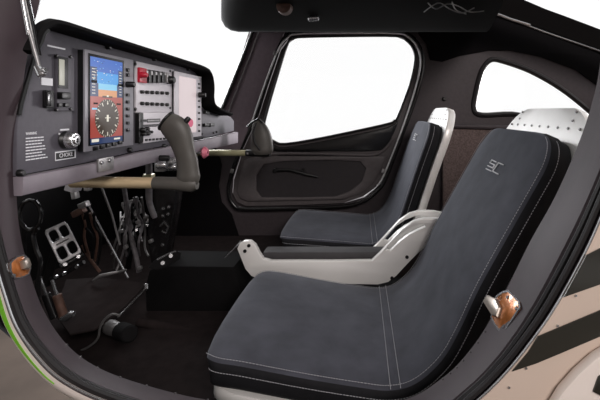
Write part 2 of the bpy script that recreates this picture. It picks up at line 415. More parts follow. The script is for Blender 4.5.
mb.tube([pd.pt(q.x, q.y, .0215) for q in smooth([Vector((a, b, 0)) for a, b in top], 5)], .0048, 8)  # silver highlight along the upper seal, built in as a pale strip
mb.build('seal_highlight', 'seal_glint', door)
# lower lining: ledge, recessed pocket
LR = [(245,160),(255,156),(268,155.5),(330,156),(386,156),(380,172),(373,184),(362,193),(343,199),(300,200),(249,201),(241,198),(238,192),(239,180)]
PK = [(264,164),(284,161),(330,160),(360,161),(366,168),(362,181),(350,191),(336,196),(300,197),(262,197),(257,190),(257,175)]
plate('lower_lining', 'door', pd, px(pd, LR), [px(pd, PK)[::-1]], th=.014, off=.006, bev=.004, parent=door)
plate('map_pocket', 'pocket', pd, px(pd, PK), th=.004, off=.001, parent=door)
mb = MB(); mb.tube([pd.pt(q.x, q.y, .016) for q in smooth([Vector((a, b, 0)) for a, b in [(262,157),(275,154),(300,153.5),(340,154.5),(372,155),(384,150),(394,138)]], 5)], .008, 8)
mb.build('armrest_ledge', 'door', door)
plate('window_surround', 'glossblack', pd, px(pd, [(266,140),(275,145),(284,147),(312,143),(352,135),(388,127),(398,121),(390,140),(380,150),(330,151),(275,151)]), th=.012, off=.006, bev=.003, parent=door, sm=3)
mb = MB()
p = pd.pt(276, 170, .01); mb.cyl(p, p-Vector((0, .02, 0)), .013, bev=.003)
mb.tube([pd.pt(*q, .022) for q in [(276,170),(290,170),(305,174),(318,177)]], [.008, .007, .007, .004], 8)
p = pd.pt(303, 170, .01); mb.cyl(p, p-Vector((0, .015, 0)), .009)
mb.build('door_handle', 'black', door)
mb = MB()
for (u, v) in ((275,53),(232,171),(383,171)):
    mb.box(pd.pt(u, v, .026), (.016, .012, .022), .003, Matrix.Rotation(.3, 3, 'Y'))
mb.build('latch_pin', 'dullsteel', door)

# ================================================================= INSTRUMENT PANEL
XP = -.545
pn = PL((XP, 1.2, EZ), (1, 0, 0), ex=(0, 1, 0))        # ex to the right, ey up
pb = PL((-.53, 1.2, EZ), (1, 0, 0), ex=(0, 1, 0))
panel = thing('instrument_panel', 'grey instrument panel with hooded top edge across the front of the cockpit', 'instrument panel', V(XP, 1.2, -.25))
po = [(30,60),(37,44),(46,33),(56,29),(75,33),(140,53),(206,73),(211,80),(212,102),(217,111),(231,117),(234,121),(234,131),(200,139),(133,152),(96,161),(17,176),(17,130),(20,100)]
plate('face_panel', 'panel', pn, px(pn, po), th=.012, off=-.006, bev=.002, parent=panel)
lo = [(17,177),(96,162),(133,153),(200,140),(236,132),(236,143),(205,150),(150,163),(100,176),(60,186),(17,196)]
plate('lower_rail', 'rail_panel', pn, px(pn, lo), th=.02, off=.0, bev=.004, parent=panel)
# hood: rounded lip above the panel
hp = smooth([pb.pt(u, v, .03) for u, v in [(35,54),(37,49),(40,43),(44,33),(53,27),(64,27),(100,38),(140,50),(180,62),(205,70),(211,76),(213,86),(213,100),(217,109),(232,115.5)]], 5)
mb = MB(); rings = []
for i, p in enumerate(hp):
    t = (hp[min(i+1, len(hp)-1)]-hp[max(i-1, 0)]).normalized(); n = Vector((1, 0, 0)).cross(t).normalized()
    if n.dot(Vector((p.x, 1.2, EZ-.1))-p) > 0: n = -n
    e = Vector((1, 0, 0)); hd = min(.22, max(.012, (p.y-.66)*1.2))
    rings.append([p+e*.0, p+e*.004+n*.004, p+e*.002+n*.010, p-e*.01+n*.012, p-e*hd+n*.008, p-e*hd, p-e*.01-n*.001])
mb.loft(rings); mb.build('hood', 'matblack', panel)
mb = MB(); mb.tube([p+Vector((.002, 0, 0)) for p in hp[:18]], .003, 6); mb.tube([pn.pt(*q, .004) for q in [(37,48),(32,66),(26,86),(21,104),(19,115)]], .0035, 6); mb.build('edge_seal', 'black', panel)
# structure behind the panel
mb = MB(); mb.box(V(-.70, 1.06, .02), (.28, .8, .14), .01); mb.build('avionics_bay', 'matblack', panel)

def rect(pl, u0, v0, u1, v1, off=0):
    """rectangle on the panel: near edge u0 with heights v0 (top), v1 (bottom) there; far edge u1"""
    a = pl.pt(u0, v0, off); b = pl.pt(u0, v1, off); c = pl.pt(u1, 112, off)
    return a.y, c.y, a.z, b.z
def bx(mb, X, y0, y1, z0, z1, d, bev=.001, mi=0):
    mb.box(((X+X+d)/2, (y0+y1)/2, (z0+z1)/2), (abs(d), abs(y1-y0), abs(z0-z1)), bev, mi=mi)
def on(u, v, Xo): return PL((Xo, 1, EZ), (1, 0, 0), ex=(0, 1, 0)).pt(u, v)
def panelbox(u0, v0, u1, v1, X0, d, m, parent, name, bev=.001):
    P_ = PL((X0, 1, EZ), (1, 0, 0), ex=(0, 1, 0)); y0, y1, z0, z1 = rect(P_, u0, v0, u1, v1)
    q = MB(); bx(q, X0, y0, y1, z0, z1, d, bev); return q.build(name, m, parent)
# ---- primary display
y0, y1, z0, z1 = rect(pb, 85, 49, 133.5, 152)
d1 = thing('flight_display', 'lit flight display with blue sky, brown ground and compass rose', 'display', (-.53, (y0+y1)/2, z1))
mb = MB(); bx(mb, -.534, y0, y1, z0, z1, .004, .001); mb.build('bezel', 'bezel', d1)
mb = MB(); bx(mb, -.5455, y0+.001, y1-.001, z0-.001, z1+.001, .0115, 0); mb.build('case', 'black', d1)
X = -.5295
sy0, sy1, sz0, sz1 = rect(pb, 89, 55, 122.5, 148)
sz1 = pb.pt(89, 146).z
mb = MB()
SW, SH = sy1-sy0, sz0-sz1
def sq(a, b, c, d, mi, lift=0):   # fractions: a,b across; c,d down
    mb.quad([Vector((X+.0004+lift, sy0+SW*x, sz0-SH*y)) for x, y in ((a, c), (b, c), (b, d), (a, d))], mi)
sq(-.03, 1.03, -.02, 1.0, 0)
sq(.02, .98, .01, .17, 1, .0002); sq(.02, .98, .17, .30, 2, .0002); sq(.24, .80, .30, .37, 3, .0002); sq(.24, .80, .37, .45, 4, .0002)
sq(.02, .98, .45, .92, 6, .0002); sq(.02, .24, .30, .45, 8, .0002); sq(.80, .98, .30, .45, 8, .0002)
sq(.02, .20, .12, .45, 8, .0004); sq(.84, .98, .12, .45, 8, .0004)
sq(.35, .65, .44, .46, 7, .0006); sq(.02, .98, .92, .99, 8, .0004); sq(.05, .25, .93, .965, 9, .0006); sq(.7, .9, .94, .96, 9, .0006)
for k in range(46):
    a, c = random.uniform(.05, .95), random.uniform(.02, .30); sq(a, a+.03, c, c+.006, random.choice((9, 3, 8)), .0006)
for k in range(9):
    sq(.06, .15, .14+k*.034, .147+k*.034, 9, .0006); sq(.87, .94, .14+k*.034, .147+k*.034, 9, .0006)
sq(.04, .2, .27, .30, 0, .0007); sq(.82, .98, .28, .31, 0, .0007); sq(.1, .22, .52, .54, 0, .0006); sq(.78, .92, .52, .54, 0, .0006); sq(.06, .2, .58, .6, 3, .0006)
cy, cz = sy0+SW*.5, sz0-SH*.70; R = SW*.36
f = mb.bm.faces.new([mb.bm.verts.new((X+.0009, cy+R*math.cos(a*math.pi/18), cz+R*math.sin(a*math.pi/18))) for a in range(36)]); f.material_index = 7
for k in range(36):
    a = k*math.pi/18; ca, sa = math.cos(a), math.sin(a); r0, r1, wd = (R*.72, R*.92, .0012) if k % 3 == 0 else (R*.9, R*1.0, .0005)
    mb.quad([Vector((X+.0012, cy+r*ca-s_*wd*sa, cz+r*sa+s_*wd*ca)) for r, s_ in ((r0, -1), (r1, -1), (r1, 1), (r0, 1))], 9)
sq(.47, .53, .66, .74, 9, .001); sq(.42, .58, .69, .70, 9, .001); sq(.47, .53, .43, .45, 9, .001); sq(.48, .52, .52, .535, 9, .001)
mb.build('screen', ['screen_black', 'scr_sky1', 'scr_sky2', 'scr_sky3', 'scr_or', 'scr_br', 'scr_br2', 'scr_dk', 'scr_navy', 'scr_wh'], d1, auto=False)
def key(u, v, w_=.009, h_=.006, X_=-.53, m='black', parent=None, name='button'):
    p = pb.pt(u, v); q = MB(); q.box((X_+.002, p.y, p.z), (.005, w_, h_), .001); return q.build(name, m, parent)
for u, v in ((94.5,148.5),(101,147),(107,145.5),(113,144),(119,142.5)): key(u, v, .012, .008, parent=d1)
for v in (70, 75): key(127, v, .007, .008, parent=d1)
for v in (95, 102, 109, 116, 123, 130): key(127, v, .008, .007, parent=d1)
def knob(u, v, r, L, m, parent, name='knob', pl=pb, X_=None):
    p = pl.pt(u, v); q = MB(); q.cyl(p-Vector((.002, 0, 0)), p+Vector((L, 0, 0)), r, r*.9, 16, bev=r*.25); return q.build(name, m, parent)
knob(127, 84.5, .007, .018, 'black', d1)
# ---- second display
y0, y1, z0, z1 = rect(pb, 175, 71, 201.5, 140)
d2 = thing('engine_display', 'pale blank display beyond the switch panel, right side of the instrument panel', 'display', (-.53, (y0+y1)/2, z1))
mb = MB(); bx(mb, -.534, y0, y1, z0, z1, .004, .001); mb.build('bezel', 'faceplate', d2)
mb = MB(); bx(mb, -.5455, y0+.001, y1-.001, z0-.001, z1+.001, .0115, 0); mb.build('case', 'black', d2)
ya, yb, za, zb = rect(pb, 179, 76, 196, 134)
mb = MB(); bx(mb, -.531, ya, yb, za, zb, .0018, 0); mb.build('screen', 'scr_pale', d2)
mb = MB(); f = mb.bm.faces.new([mb.bm.verts.new((-.5288, pb.pt(190.5, 122).y+.018*math.cos(a*.4), pb.pt(190.5, 123).z+.013*math.sin(a*.4))) for a in range(16)]); mb.build('screen_patch', 'scr_pink', d2, auto=False)
for v in (84, 88, 101, 107, 113, 119, 125, 131): key(198.7, v, .008, .006, parent=d2)
knob(199, 95, .009, .022, 'black', d2)
panelbox(171.5, 71, 176.2, 139, XP+.0005, .008, 'black', d2, 'side_frame')
# ---- small gauge module at left
y0, y1, z0, z1 = rect(pn, 54, 54, 71.5, 111)
gm = thing('gauge_module', 'slim grey gauge module with a white vertical scale, left of the flight display', 'instrument', (XP, (y0+y1)/2, z1))
mb = MB(); bx(mb, XP-.001, y0, y1, z0, z1, .007, .002); mb.build('housing', 'panel', gm)
Xg = XP+.0062
panelbox(57.5, 56, 67.5, 88, Xg-.001, .0015, 'black', gm, 'scale_frame', .0005)
panelbox(58.7, 59, 63.8, 85, Xg, .0015, 'gauge', gm, 'scale', .0003)
panelbox(56.5, 92, 66, 99, Xg, .010, 'black', gm, 'rocker', .002)
panelbox(56.5, 103, 60.5, 107, Xg, .004, 'black', gm, 'button'); panelbox(63, 103, 67.5, 107, Xg, .004, 'black', gm, 'button')
for u, v in ((56,56),(70,57),(56,110),(70,109)): knob(u, v, .0028, .003, 'black', gm, 'screw', PL((Xg, 1, EZ), (1, 0, 0)))
# ---- rocker switch, its label
rs = thing('rocker_switch', 'tall black rocker switch under a white label at the panel left end', 'switch', on(46, 106, XP))
panelbox(42, 90, 50, 108, XP, .008, 'black', rs, 'housing', .002); panelbox(43.5, 91, 48.5, 106, XP+.008, .006, 'glossblack', rs, 'rocker', .002)
tag(panelbox(41, 77.5, 52, 85, XP, .0015, 'label', None, 'white_label', 0), 'small blank white label above the tall rocker switch', 'label')
# ---- key switch
ks = thing('key_switch', 'silver round key switch beside the lines of warning text', 'switch', on(64, 148, XP))
knob(64, 140, .0165, .010, 'black', ks, 'collar', pn); 
p = pn.pt(64, 140); mb = MB(); mb.cyl(p+Vector((.008, 0, 0)), p+Vector((.022, 0, 0)), .0155, .014, 24, bev=.002); mb.cyl(p+Vector((.021, 0, 0)), p+Vector((.025, 0, 0)), .009, .008, 20, bev=.001)
mb.build('lock_barrel', 'steel', ks)
mb = MB(); mb.box(p+Vector((.0255, 0, 0)), (.002, .002, .008), 0); mb.build('keyhole', 'black', ks)
# ---- placard CHOKE
ph = panelbox(55, 152, 75, 161, XP, .0016, 'label', None, 'choke_placard', 0)
tag(ph, 'black placard with a pale border and lettering below the key switch', 'placard')
ppx = PL((XP+.0017, 1, EZ), (1, 0, 0), ex=(0, 1, 0)); y0, y1, z0, z1 = rect(ppx, 56, 153.2, 74.2, 159.8)
mb = MB(); bx(mb, XP+.0014, y0, y1, z0, z1, .0009, 0); mb.build('field', 'black', ph)
mb = MB(); text_into(mb, 'CHOKE', ppx, Vector((XP+.0026, y0+.006, z1+.003)), .0075, (y1-y0)*.72); mb.build('lettering', 'label', ph, auto=False)
# ---- warning text
wt = MB(); text_into(wt, 'WARNING', pn, pn.pt(25.5, 135), .0045, .022)
for k, (ln) in enumerate((.037, .037, .033, .040, .041, .034, .040, .045)):
    a = pn.pt(25.5, 138.5+k*3.1); x = 0
    while x < ln:
        wd = min(random.uniform(.004, .009), ln-x); wt.box((XP+.0005, a.y+x+wd/2, a.z), (.0006, wd, .0018)); x += wd+.0012
tag(wt.build('warning_text', 'label'), 'white warning text block printed at the left end of the panel', 'lettering')
mb = MB()
a = pn.pt(47, 45.5); mb.box((XP+.0006, a.y+.021, a.z), (.001, .042, .0028))
tag(mb.build('caption_strip', 'label'), 'thin white caption line at the panel top left, above the gauge module', 'lettering')
mb = MB(); a = pn.pt(59, 130); mb.box((XP+.0006, a.y+.013, a.z), (.001, .022, .003)); 
for du in (0, .008, .026): mb.box((XP+.0006, a.y+du, a.z-.007), (.001, .003, .003))
tag(mb.build('key_caption', 'label'), 'tiny white caption marks just above the silver key switch', 'lettering')
# ---- switch panel
sp = thing('switch_panel', 'pale switch plate with red guarded switch and two rows of black knobs', 'switch panel', on(153, 112, XP))
panelbox(133.8, 61, 172, 112.5, XP, .006, 'faceplate', sp, 'plate', .002); Xs = XP+.006
panelbox(137, 67, 144.5, 82.5, Xs, .007, 'red', sp, 'guard', .003)
kk = MB(); a = on(141, 75, Xs+.007); kk.cyl(a, a+Vector((.016, 0, 0)), .008, .006, bev=.002); kk.build('red_knob', 'red', sp)
for k in range(5):
    u = 146+k*4.5; panelbox(u, 69.5+k*.7, u+2.6, 83-k*.1, Xs, .008, 'black' if k < 4 else 'dullsteel', sp, 'breaker', .001)
    panelbox(u+.5, 70.5+k*.7, u+1.6, 75, Xs+.008, .002, 'white', sp, 'breaker_tip', .0003)
Ps = PL((Xs, 1, EZ), (1, 0, 0))
for r_, vv in ((0, 92), (1, 103.5)):
    for k in range(6): knob(141+k*5.0, vv+k*.25, .0047, .008, 'black', sp, 'knob', Ps)
knob(167.5, 80, .012, .02, 'black', sp, 'knob', Ps)
for u, v in ((135.6,64),(170,71),(135.6,109),(170,108)): knob(u, v, .004, .002, 'black', sp, 'screw', Ps)
# ---- radios
ra = thing('radio_stack', 'pale radio and transponder stack below the switch plate', 'radio', on(155, 142, XP))
panelbox(135, 113, 139.5, 143, XP, .010, 'black', ra, 'side_frame')
panelbox(139.5, 112.5, 171, 126.5, XP, .009, 'faceplate', ra, 'upper_unit', .002); panelbox(139.5, 127.5, 171, 143.5, XP, .009, 'faceplate', ra, 'lower_unit', .002)
Xr = XP+.009
panelbox(140.5, 119.5, 146, 122, Xr, .002, 'black', ra, 'window', 0); panelbox(147, 119, 160, 122.5, Xr, .001, 'black', ra, 'window', 0)
panelbox(147.5, 120, 159.5, 121.6, Xr+.001, .0006, 'dullsteel', ra, 'digits', 0)
panelbox(140.5, 125, 170, 126.2, Xr, .001, 'black', ra, 'slot', 0)
Pr = PL((Xr, 1, EZ), (1, 0, 0))
for u, v, r_ in ((141.5,130,.006),(145.5,129,.005),(142,134,.005),(146,133.5,.006),(149,132,.004)): knob(u, v, r_, .010, 'black', ra, 'knob', Pr)
for k in range(7): u = 145+k*3.6; panelbox(u, 139-k*.25, u+1.8, 141-k*.25, Xr, .003, 'black', ra, 'button', .0004)
# ---- loose switches at the far right
for k, (u, v) in enumerate(((205,112),(204.5,125),(210,125))):
    panelbox(u-2, v-1.6, u+2.3, v+1.8, XP, .010, 'black', panel, 'toggle_switch', .002)
for u, v in ((196,135),(201,134),(213,133),(216,132)): knob(u, v, .004, .006, 'black', panel, 'post', pn)
mb = MB(); a = pn.pt(192, 138.5); b = pn.pt(203, 137); mb.tube([a+Vector((.002, 0, 0)), b+Vector((.002, 0, 0))], .0025, 6); mb.build('slot', 'black', panel)
for u, v in ((107,47),(153,59),(187,69),(128.5,150),(19,173),(163,146)): knob(u, v, .006, .008, 'black', panel, 'fastener', pn)
# ---- bracket on the lower rail
br = thing('rail_bracket', 'small steel bracket with two screws on the panel lower rail', 'bracket', on(106, 172, XP+.01))
panelbox(96.5, 159, 112, 172.5, XP+.010, .004, 'dullsteel', br, 'bracket_plate')
for u, v in ((101,162.5),(109,160.5)): knob(u, v, .0045, .004, 'steel', br, 'screw', PL((XP+.014, 1, EZ), (1, 0, 0)))
# ---- knob cluster below the near grip
kc = thing('valve_cluster', 'cluster of small chrome knobs under the panel beside the near grip', 'knob', on(163, 172, XP+.01))
for u, v, r_, m_ in ((158,165,.012,'steel'),(164,162,.010,'dullsteel'),(168,167,.011,'steel'),(160,158,.008,'black'),(170,160,.008,'steel')):
    knob(u, v, r_, .025, m_, kc, 'knob', PL((XP+.01, 1, EZ), (1, 0, 0)))
panelbox(154, 160, 176, 172, XP-.02, .028, 'dullsteel', kc, 'valve_body', .004)
rk = thing('red_knob', 'red round pull knob at the far start of the second yoke tube', 'knob', on(203, 158, XP+.01))
for off_, r_, m_ in ((.0, .006, 'steel'), (.0, .0205, 'pink')):
    a = on(202.5, 152.5, XP+.012)+Vector((off_, 0, 0)); mb = MB(); mb.cyl(a-Vector((.03, 0, 0)) if m_ == 'steel' else a, a+Vector((.018, 0, 0)), r_, r_*.85, 18, bev=r_*.3); mb.build('shaft' if m_ == 'steel' else 'knob_head', m_, rk)

# ================================================================= CONTROL YOKES
def ringpath(path, seg=20):
    """path: (centre, a(half X-ish), b(half Y)) -> rings perpendicular to path in XZ"""
    rs_ = []
    for i, (c, a, b) in enumerate(path):
        t = (path[min(i+1, len(path)-1)][0]-path[max(i-1, 0)][0]); t.y = 0; t.normalize(); n = Vector((-t.z, 0, t.x))
        rs_.append([c+n*a*math.cos(2*math.pi*k/seg)+Vector((0, b*math.sin(2*math.pi*k/seg), 0)) for k in range(seg)])
    return rs_
Yk = .90
yk = thing('control_yoke', 'large grey curved control grip on a brass coloured tube, nearest the camera', 'control yoke', W(188, 190, Yk))
pth = [((166.8,121.5),10.3),((171,124.8),12.3),((176,129.5),13.2),((180.5,138),12.2),((184.5,151),10.4),((187,160),10.4),((188,170),10.8),((188.5,178),11.5),((188.5,184),9)]
pth = smooth([Vector((a[0], a[1], b)) for a, b in pth], 3)
path = [(W(q.x, q.y, Yk), q.z*Yk/400, q.z*Yk/400*.62) for q in pth]
mb = MB(); rr = ringpath(path)
mb.loft(rr); mb.build('grip', 'grip', yk)
mb = MB()   # rim around the top face, trigger button
n0 = (path[0][0]-path[1][0]).normalized()
mb.tube([p+n0*.002 for p in rr[0]], .0032, 8, True); mb.build('top_rim', 'black', yk)
mb = MB(); mb.loft([[p+n0*.001 for p in rr[0]], [p+n0*.004+(path[0][0]-p)*.2 for p in rr[0]]]); mb.build('top_plate', 'dullsteel', yk)
mb = MB(); a = W(187, 119.5, Yk); mb.cyl(a-Vector((.006, 0, .008)), a+Vector((.005, 0, .004)), .0065, .0055, bev=.001); mb.build('trim_button', 'black', yk)
mb = MB(); mb.cyl(W(72, 182, Yk), W(158, 183, Yk), .0125, seg=24); mb.build('tube', 'brass', yk)
mb = MB(); mb.tube([W(154,183,Yk), W(158,183,Yk), W(172,183.5,Yk), W(184,184,Yk), W(192,184.5,Yk), W(197,184,Yk)], [.0135, .0145, .0145, .0165, .017, .012], 20); mb.build('socket', 'grip', yk)
Yf = 1.68
y2 = thing('control_yoke', 'smaller looking grey control grip on an olive tube beside the far door', 'control yoke', W(262, 160, Yf))
pth = [((257,120),3.5),((258.5,125),6.5),((260,131),9),((261.3,138),10.5),((262,145),11),((262,151),11),((262,154.5),8)]
pth = smooth([Vector((a[0], a[1], b)) for a, b in pth], 3)
mb = MB(); path = [(W(q.x, q.y, Yf), q.z*Yf/400, q.z*Yf/400*.6) for q in pth]; rr = ringpath(path); mb.loft(rr); mb.build('grip', 'grip', y2)
mb = MB(); mb.tube([W(247,127,Yf-.02), W(251,123,Yf-.02), W(258,119,Yf-.02), (W(263,123,Yf-.02))], .004, 8); mb.tube([W(256,123,Yf-.035), W(253,133,Yf-.036), W(255,143,Yf-.036), W(260,150,Yf-.03)], .004, 8)
mb.build('top_rim', 'black', y2)
mb = MB(); mb.cyl(W(196, 153, Yf), W(246, 153, Yf), .013, seg=20); mb.build('tube', 'olive', y2)
mb = MB(); mb.tube([W(244,153,Yf), W(247,153,Yf), W(262,153.5,Yf), W(270,154,Yf)], [.011, .0145, .0145, .012], 16); mb.build('socket', 'black', y2)
for u in (247.5, 255.5):
    mb = MB(); a = W(u, 153.3, Yf-.0145); mb.cyl(a+Vector((0, .004, 0)), a-Vector((0, .002, 0)), .005, seg=12); mb.build('bolt', 'steel', y2)

# ================================================================= SEATS
def seat_geom(prof, yc, Wd, th, Rf, Rt, n=5):
    pts = smooth([Vector((x, 0, z)) for x, z in prof], n)
    L = [0]
    for a, b in zip(pts, pts[1:]): L.append(L[-1]+(b-a).length)
    T = L[-1]; out = []
    for i, p in enumerate(pts):
        t = (pts[min(i+1, len(pts)-1)]-pts[max(i-1, 0)]).normalized(); nrm = Vector((-t.z, 0, t.x))
        w_ = Wd
        if L[i] < Rf: d = Rf-L[i]; w_ = Wd-Rf+math.sqrt(max(0, Rf*Rf-d*d))
        if T-L[i] < Rt: d = Rt-(T-L[i]); w_ = min(w_, Wd-Rt+math.sqrt(max(0, Rt*Rt-d*d)))
        out.append((Vector((p.x, yc, EZ+p.z)), t, nrm, w_, L[i]))
    return out, T
def sect(c, t, n, w_, th, b0=0, crown=.008, r=.014):
    P_ = []
    def add(a, b): P_.append(c+Vector((0, a, 0))+n*(b+b0))
    for a in (-.92, -.7, -.4, 0, .4, .7, .92): add(w_*a, crown*(1-abs(a)**3)-(.002 if abs(a) > .9 else 0))
    add(w_-r*.3, -r*.3); add(w_, -r); add(w_, -th+r*.6); add(w_-r*.5, -th); add(0, -th); add(-w_+r*.5, -th); add(-w_, -th+r*.6); add(-w_, -r); add(-w_+r*.3, -r*.3)
    return P_
NP = [(-.322,-.505),(-.305,-.494),(-.25,-.499),(-.18,-.512),(-.1,-.527),(0,-.543),(.06,-.549),(.11,-.535),(.16,-.49),(.195,-.43),(.235,-.345),(.30,-.228),(.36,-.122),(.388,-.07),(.398,-.048)]
FP = [(-.322,-.502),(-.305,-.490),(-.25,-.492),(-.18,-.497),(-.1,-.503),(0,-.512),(.05,-.513),(.095,-.495),(.13,-.455),(.158,-.40),(.185,-.32),(.222,-.21),(.258,-.11),(.274,-.065),(.281,-.045)]
_g = [(503.5,165),(498.8,163),(493,171.5),(498.3,174.3)]
def emb_local():
    """strokes of the seat emblem measured across (a) and up (b) the backrest"""
    gs_, _ = seat_geom(NP, 1.025, .235, .052, .055, .085); c, t, n = gs_[54][0], gs_[54][1], gs_[54][2]
    e = PL(c+n*.0094, n, ex=(0, 1, 0)); o = e.pt(495.5, 168)
    L = [_g, [(496.5,162.2),(492.3,160.3),(490.2,163),(495,165.2),(493,168.2),(488.3,166)], [(491.5,171.3),(486.6,169)]]
    r = [[((e.pt(u, v)-o).y, (e.pt(u, v)-o).dot(t)) for u, v in p] for p in L]
    oc = ((o-c).y, (o-c).dot(t)); return [[(a+oc[0], b+oc[1]) for a, b in p] for p in r]
EMB = emb_local()
def make_seat(name, label, prof, crease, yc, Wd, th, emb):
    root = thing(name, label, 'seat', V(0, yc, -.62))
    gs, T = seat_geom(prof, yc, Wd, th, .055, .085)
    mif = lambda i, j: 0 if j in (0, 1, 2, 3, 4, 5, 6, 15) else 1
    def piece(nm, rng, last):
        q = MB(); rings = [sect(*gs[i][:4], th) for i in rng]
        if last == 'front':
            c, t, n, w_, _ = gs[rng[0]]; rings = [sect(c-t*.004-n*.012, t, n, w_*.97, th-.024, 0, .002, .006)]+rings
        if last == 'top':
            c, t, n, w_, _ = gs[rng[-1]]; rings += [sect(c+t*.005-n*.010, t, n, w_*.96, th-.02, 0, .002, .006)]
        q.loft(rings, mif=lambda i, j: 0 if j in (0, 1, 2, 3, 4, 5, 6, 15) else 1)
        return q.build(nm, ['suede', 'suede_side'], root, angle=60)
    ci = min(range(len(gs)), key=lambda i: abs(gs[i][0].x-crease))
    cush = piece('seat_cushion', range(0, ci+1), 'front'); back = piece('backrest', range(ci, len(gs)), 'top')
    def dash(path, par):
        q = MB()
        for k in range(0, len(path)-1):
            a, b = path[k], path[k+1]; L_ = (b-a).length; m_ = max(1, round(L_/.006))
            for j in range(m_):
                s_, e_ = a.lerp(b, (j+.12)/m_), a.lerp(b, (j+.8)/m_); q.tube([s_, e_], .0008, 4)
        return q.build('stitching', 'thread', par)
    c, t, n, w_, _ = gs[ci]
    for off_ in (-.010, .010):
        pts = [c+t*off_+Vector((0, w_*a, 0))+n*(.008*(1-abs(a)**3)+.0012) for a in [x/10 for x in range(-10, 11)]]; dash(pts, cush)
    e1 = lambda g_, s_: g_[0]+Vector((0, s_*(g_[3]*.95), 0))+g_[2]*.0010
    e2 = lambda g_, s_: g_[0]+Vector((0, s_*(g_[3]+.0006), 0))-g_[2]*.020
    for s_ in (-1, 1):
        dash([e1(g_, s_) for g_ in gs[2:ci+1]], cush); dash([e1(g_, s_) for g_ in gs[ci:-2]], back)
        dash([e2(g_, s_) for g_ in gs[2:ci+1]], cush); dash([e2(g_, s_) for g_ in gs[ci:-2]], back)
    # emblem: S and C strokes pressed into the upper backrest
    q = MB(); k = emb; g_ = gs[k]; c, t, n = g_[0], g_[1], g_[2]
    for path in EMB:
        pp_ = [c+Vector((0, a, 0))+t*b+n*.0105 for a, b in path]
        for a, b in zip(pp_, pp_[1:]): q.tube([a-(b-a).normalized()*.001, b+(b-a).normalized()*.001], .0017, 6)
    q.build('emblem', 'white', back)
    # metal shell: offset behind/below, taller than the cushion
    lp = gs[-1]; ext = .085; q = MB(); rings = []
    P_ = [(g_[0], g_[1], g_[2]) for g_ in gs[1:]]
    for e in (.012, .024, .035, .045, .054, .062, .069, .075, .079, .082, .084, ext): P_.append((lp[0]+lp[1]*e, lp[1], lp[2]))
    tot = len(P_); Ls = [0]
    for a, b in zip(P_, P_[1:]): Ls.append(Ls[-1]+(b[0]-a[0]).length)
    Tt = Ls[-1]; Wr = Wd+.006; Rt = .13
    for i, (c, t, n) in enumerate(P_):
        w_ = Wr; d_ = Tt-Ls[i]
        if d_ < Rt: q_ = Rt-d_; w_ = Wr-Rt+math.sqrt(max(0.0004, Rt*Rt-q_*q_))
        if Ls[i] < .10: q_ = .10-Ls[i]; w_ = Wr-.10+math.sqrt(max(0, .01-q_*q_))
        rings.append(sect(c, t, n, w_, .032, -th-.001, .0, .008))
    q.loft(rings); sh = q.build('shell', 'shell', root, angle=50)
    q = MB(); lp2 = P_[-10]
    for k2 in range(9):
        a = -Wd*.8+k2*Wd*.2; c = lp2[0]+Vector((0, a, 0))-lp2[2]*(th+.001); q.cyl(c-lp2[2]*.001, c+lp2[2]*.0025, .003, seg=8)
    for k2 in (5, 8):
        for s_ in (-1, 1):
            c = P_[-k2][0]+Vector((0, s_*Wd*.62, 0))-P_[-k2][2]*(th+.001); q.cyl(c-lp2[2]*.001, c+lp2[2]*.0025, .003, seg=8)
    q.build('rivet', 'dullsteel', sh)
    q = MB(); q.box(V(-.05, yc-.15, -.628), (.42, .03, .03), .004); q.box(V(-.05, yc+.15, -.628), (.42, .03, .03), .004); q.build('seat_rail', 'dullsteel', root)
    return root, gs
seat1, gs1 = make_seat('aircraft_seat', 'dark suede seat nearest the camera with double stitching and pale metal shell', NP, .075, 1.025, .235, .052, 54)
seat2, gs2 = make_seat('aircraft_seat', 'dark suede seat by the far door, behind the white metal armrest', FP, .055, 1.785, .235, .052, 54)

# ================================================================= CENTRE ARMREST
ar = thing('armrest_console', 'white metal armrest frame with grey padded bar between the two seats', 'armrest', V(-.1, 1.36, -.6))
pa = PL((0, 1.30, EZ), (0, -1, 0))
AO = [(238,248),(240,243),(245,240),(251,240),(256,244),(260,252),(264,258),(272,260),(330,260),(372,259.5),(380,252),(390,241),(402,228),(413,220.5),(424,217.5),(440,218),(458,222),(458,238),(440,240),(428,244),(418,252),(408,262),(396,275),(388,281),(378,283.5),(352,283),(330,283),(290,279),(262,279),(252,275),(246,268)]
SL = [(386,249),(391,242),(398,235),(408,228),(418,224),(424,223.5),(425,226),(418,229),(408,234),(400,240),(394,246),(390,250)]
plate('side_frame', 'rail', pa, px(pa, AO), [px(pa, SL)[::-1]], th=.022, off=0, bev=.004, parent=ar)
mb = MB(); plate_into(mb, pa, px(pa, [(330,262)]+AO[9:27]+[(330,283)]), [px(pa, SL)[::-1]], th=.02, off=-.10, bev=.004); mb.build('side_frame', 'rail', ar)
mb = MB(); mb.box(V(-.09, 1.35, -.505), (.42, .078, .02), .003); mb.build('cross_web', 'rail', ar)
a, b = W(265, 249, 1.35), W(389, 259, 1.35)
mb = MB(); mb.box((a+b)/2, (b.x-a.x, .06, a.z-b.z), .006); mb.build('pad', 'pad', ar)
for u, v in ((245,251),(249,245.5),(407,257),(392,278)):
    mb = MB(); p = pa.pt(u, v, .011); mb.cyl(p+Vector((0, .002, 0)), p-Vector((0, .003, 0)), .0055, seg=14); mb.build('bolt', 'black', ar)
mb = MB(); mb.tube([W(225,258,1.30), W(233,250,1.30), W(241,241,1.31)], .0022, 6); mb.build('release_wire', 'steel', ar)

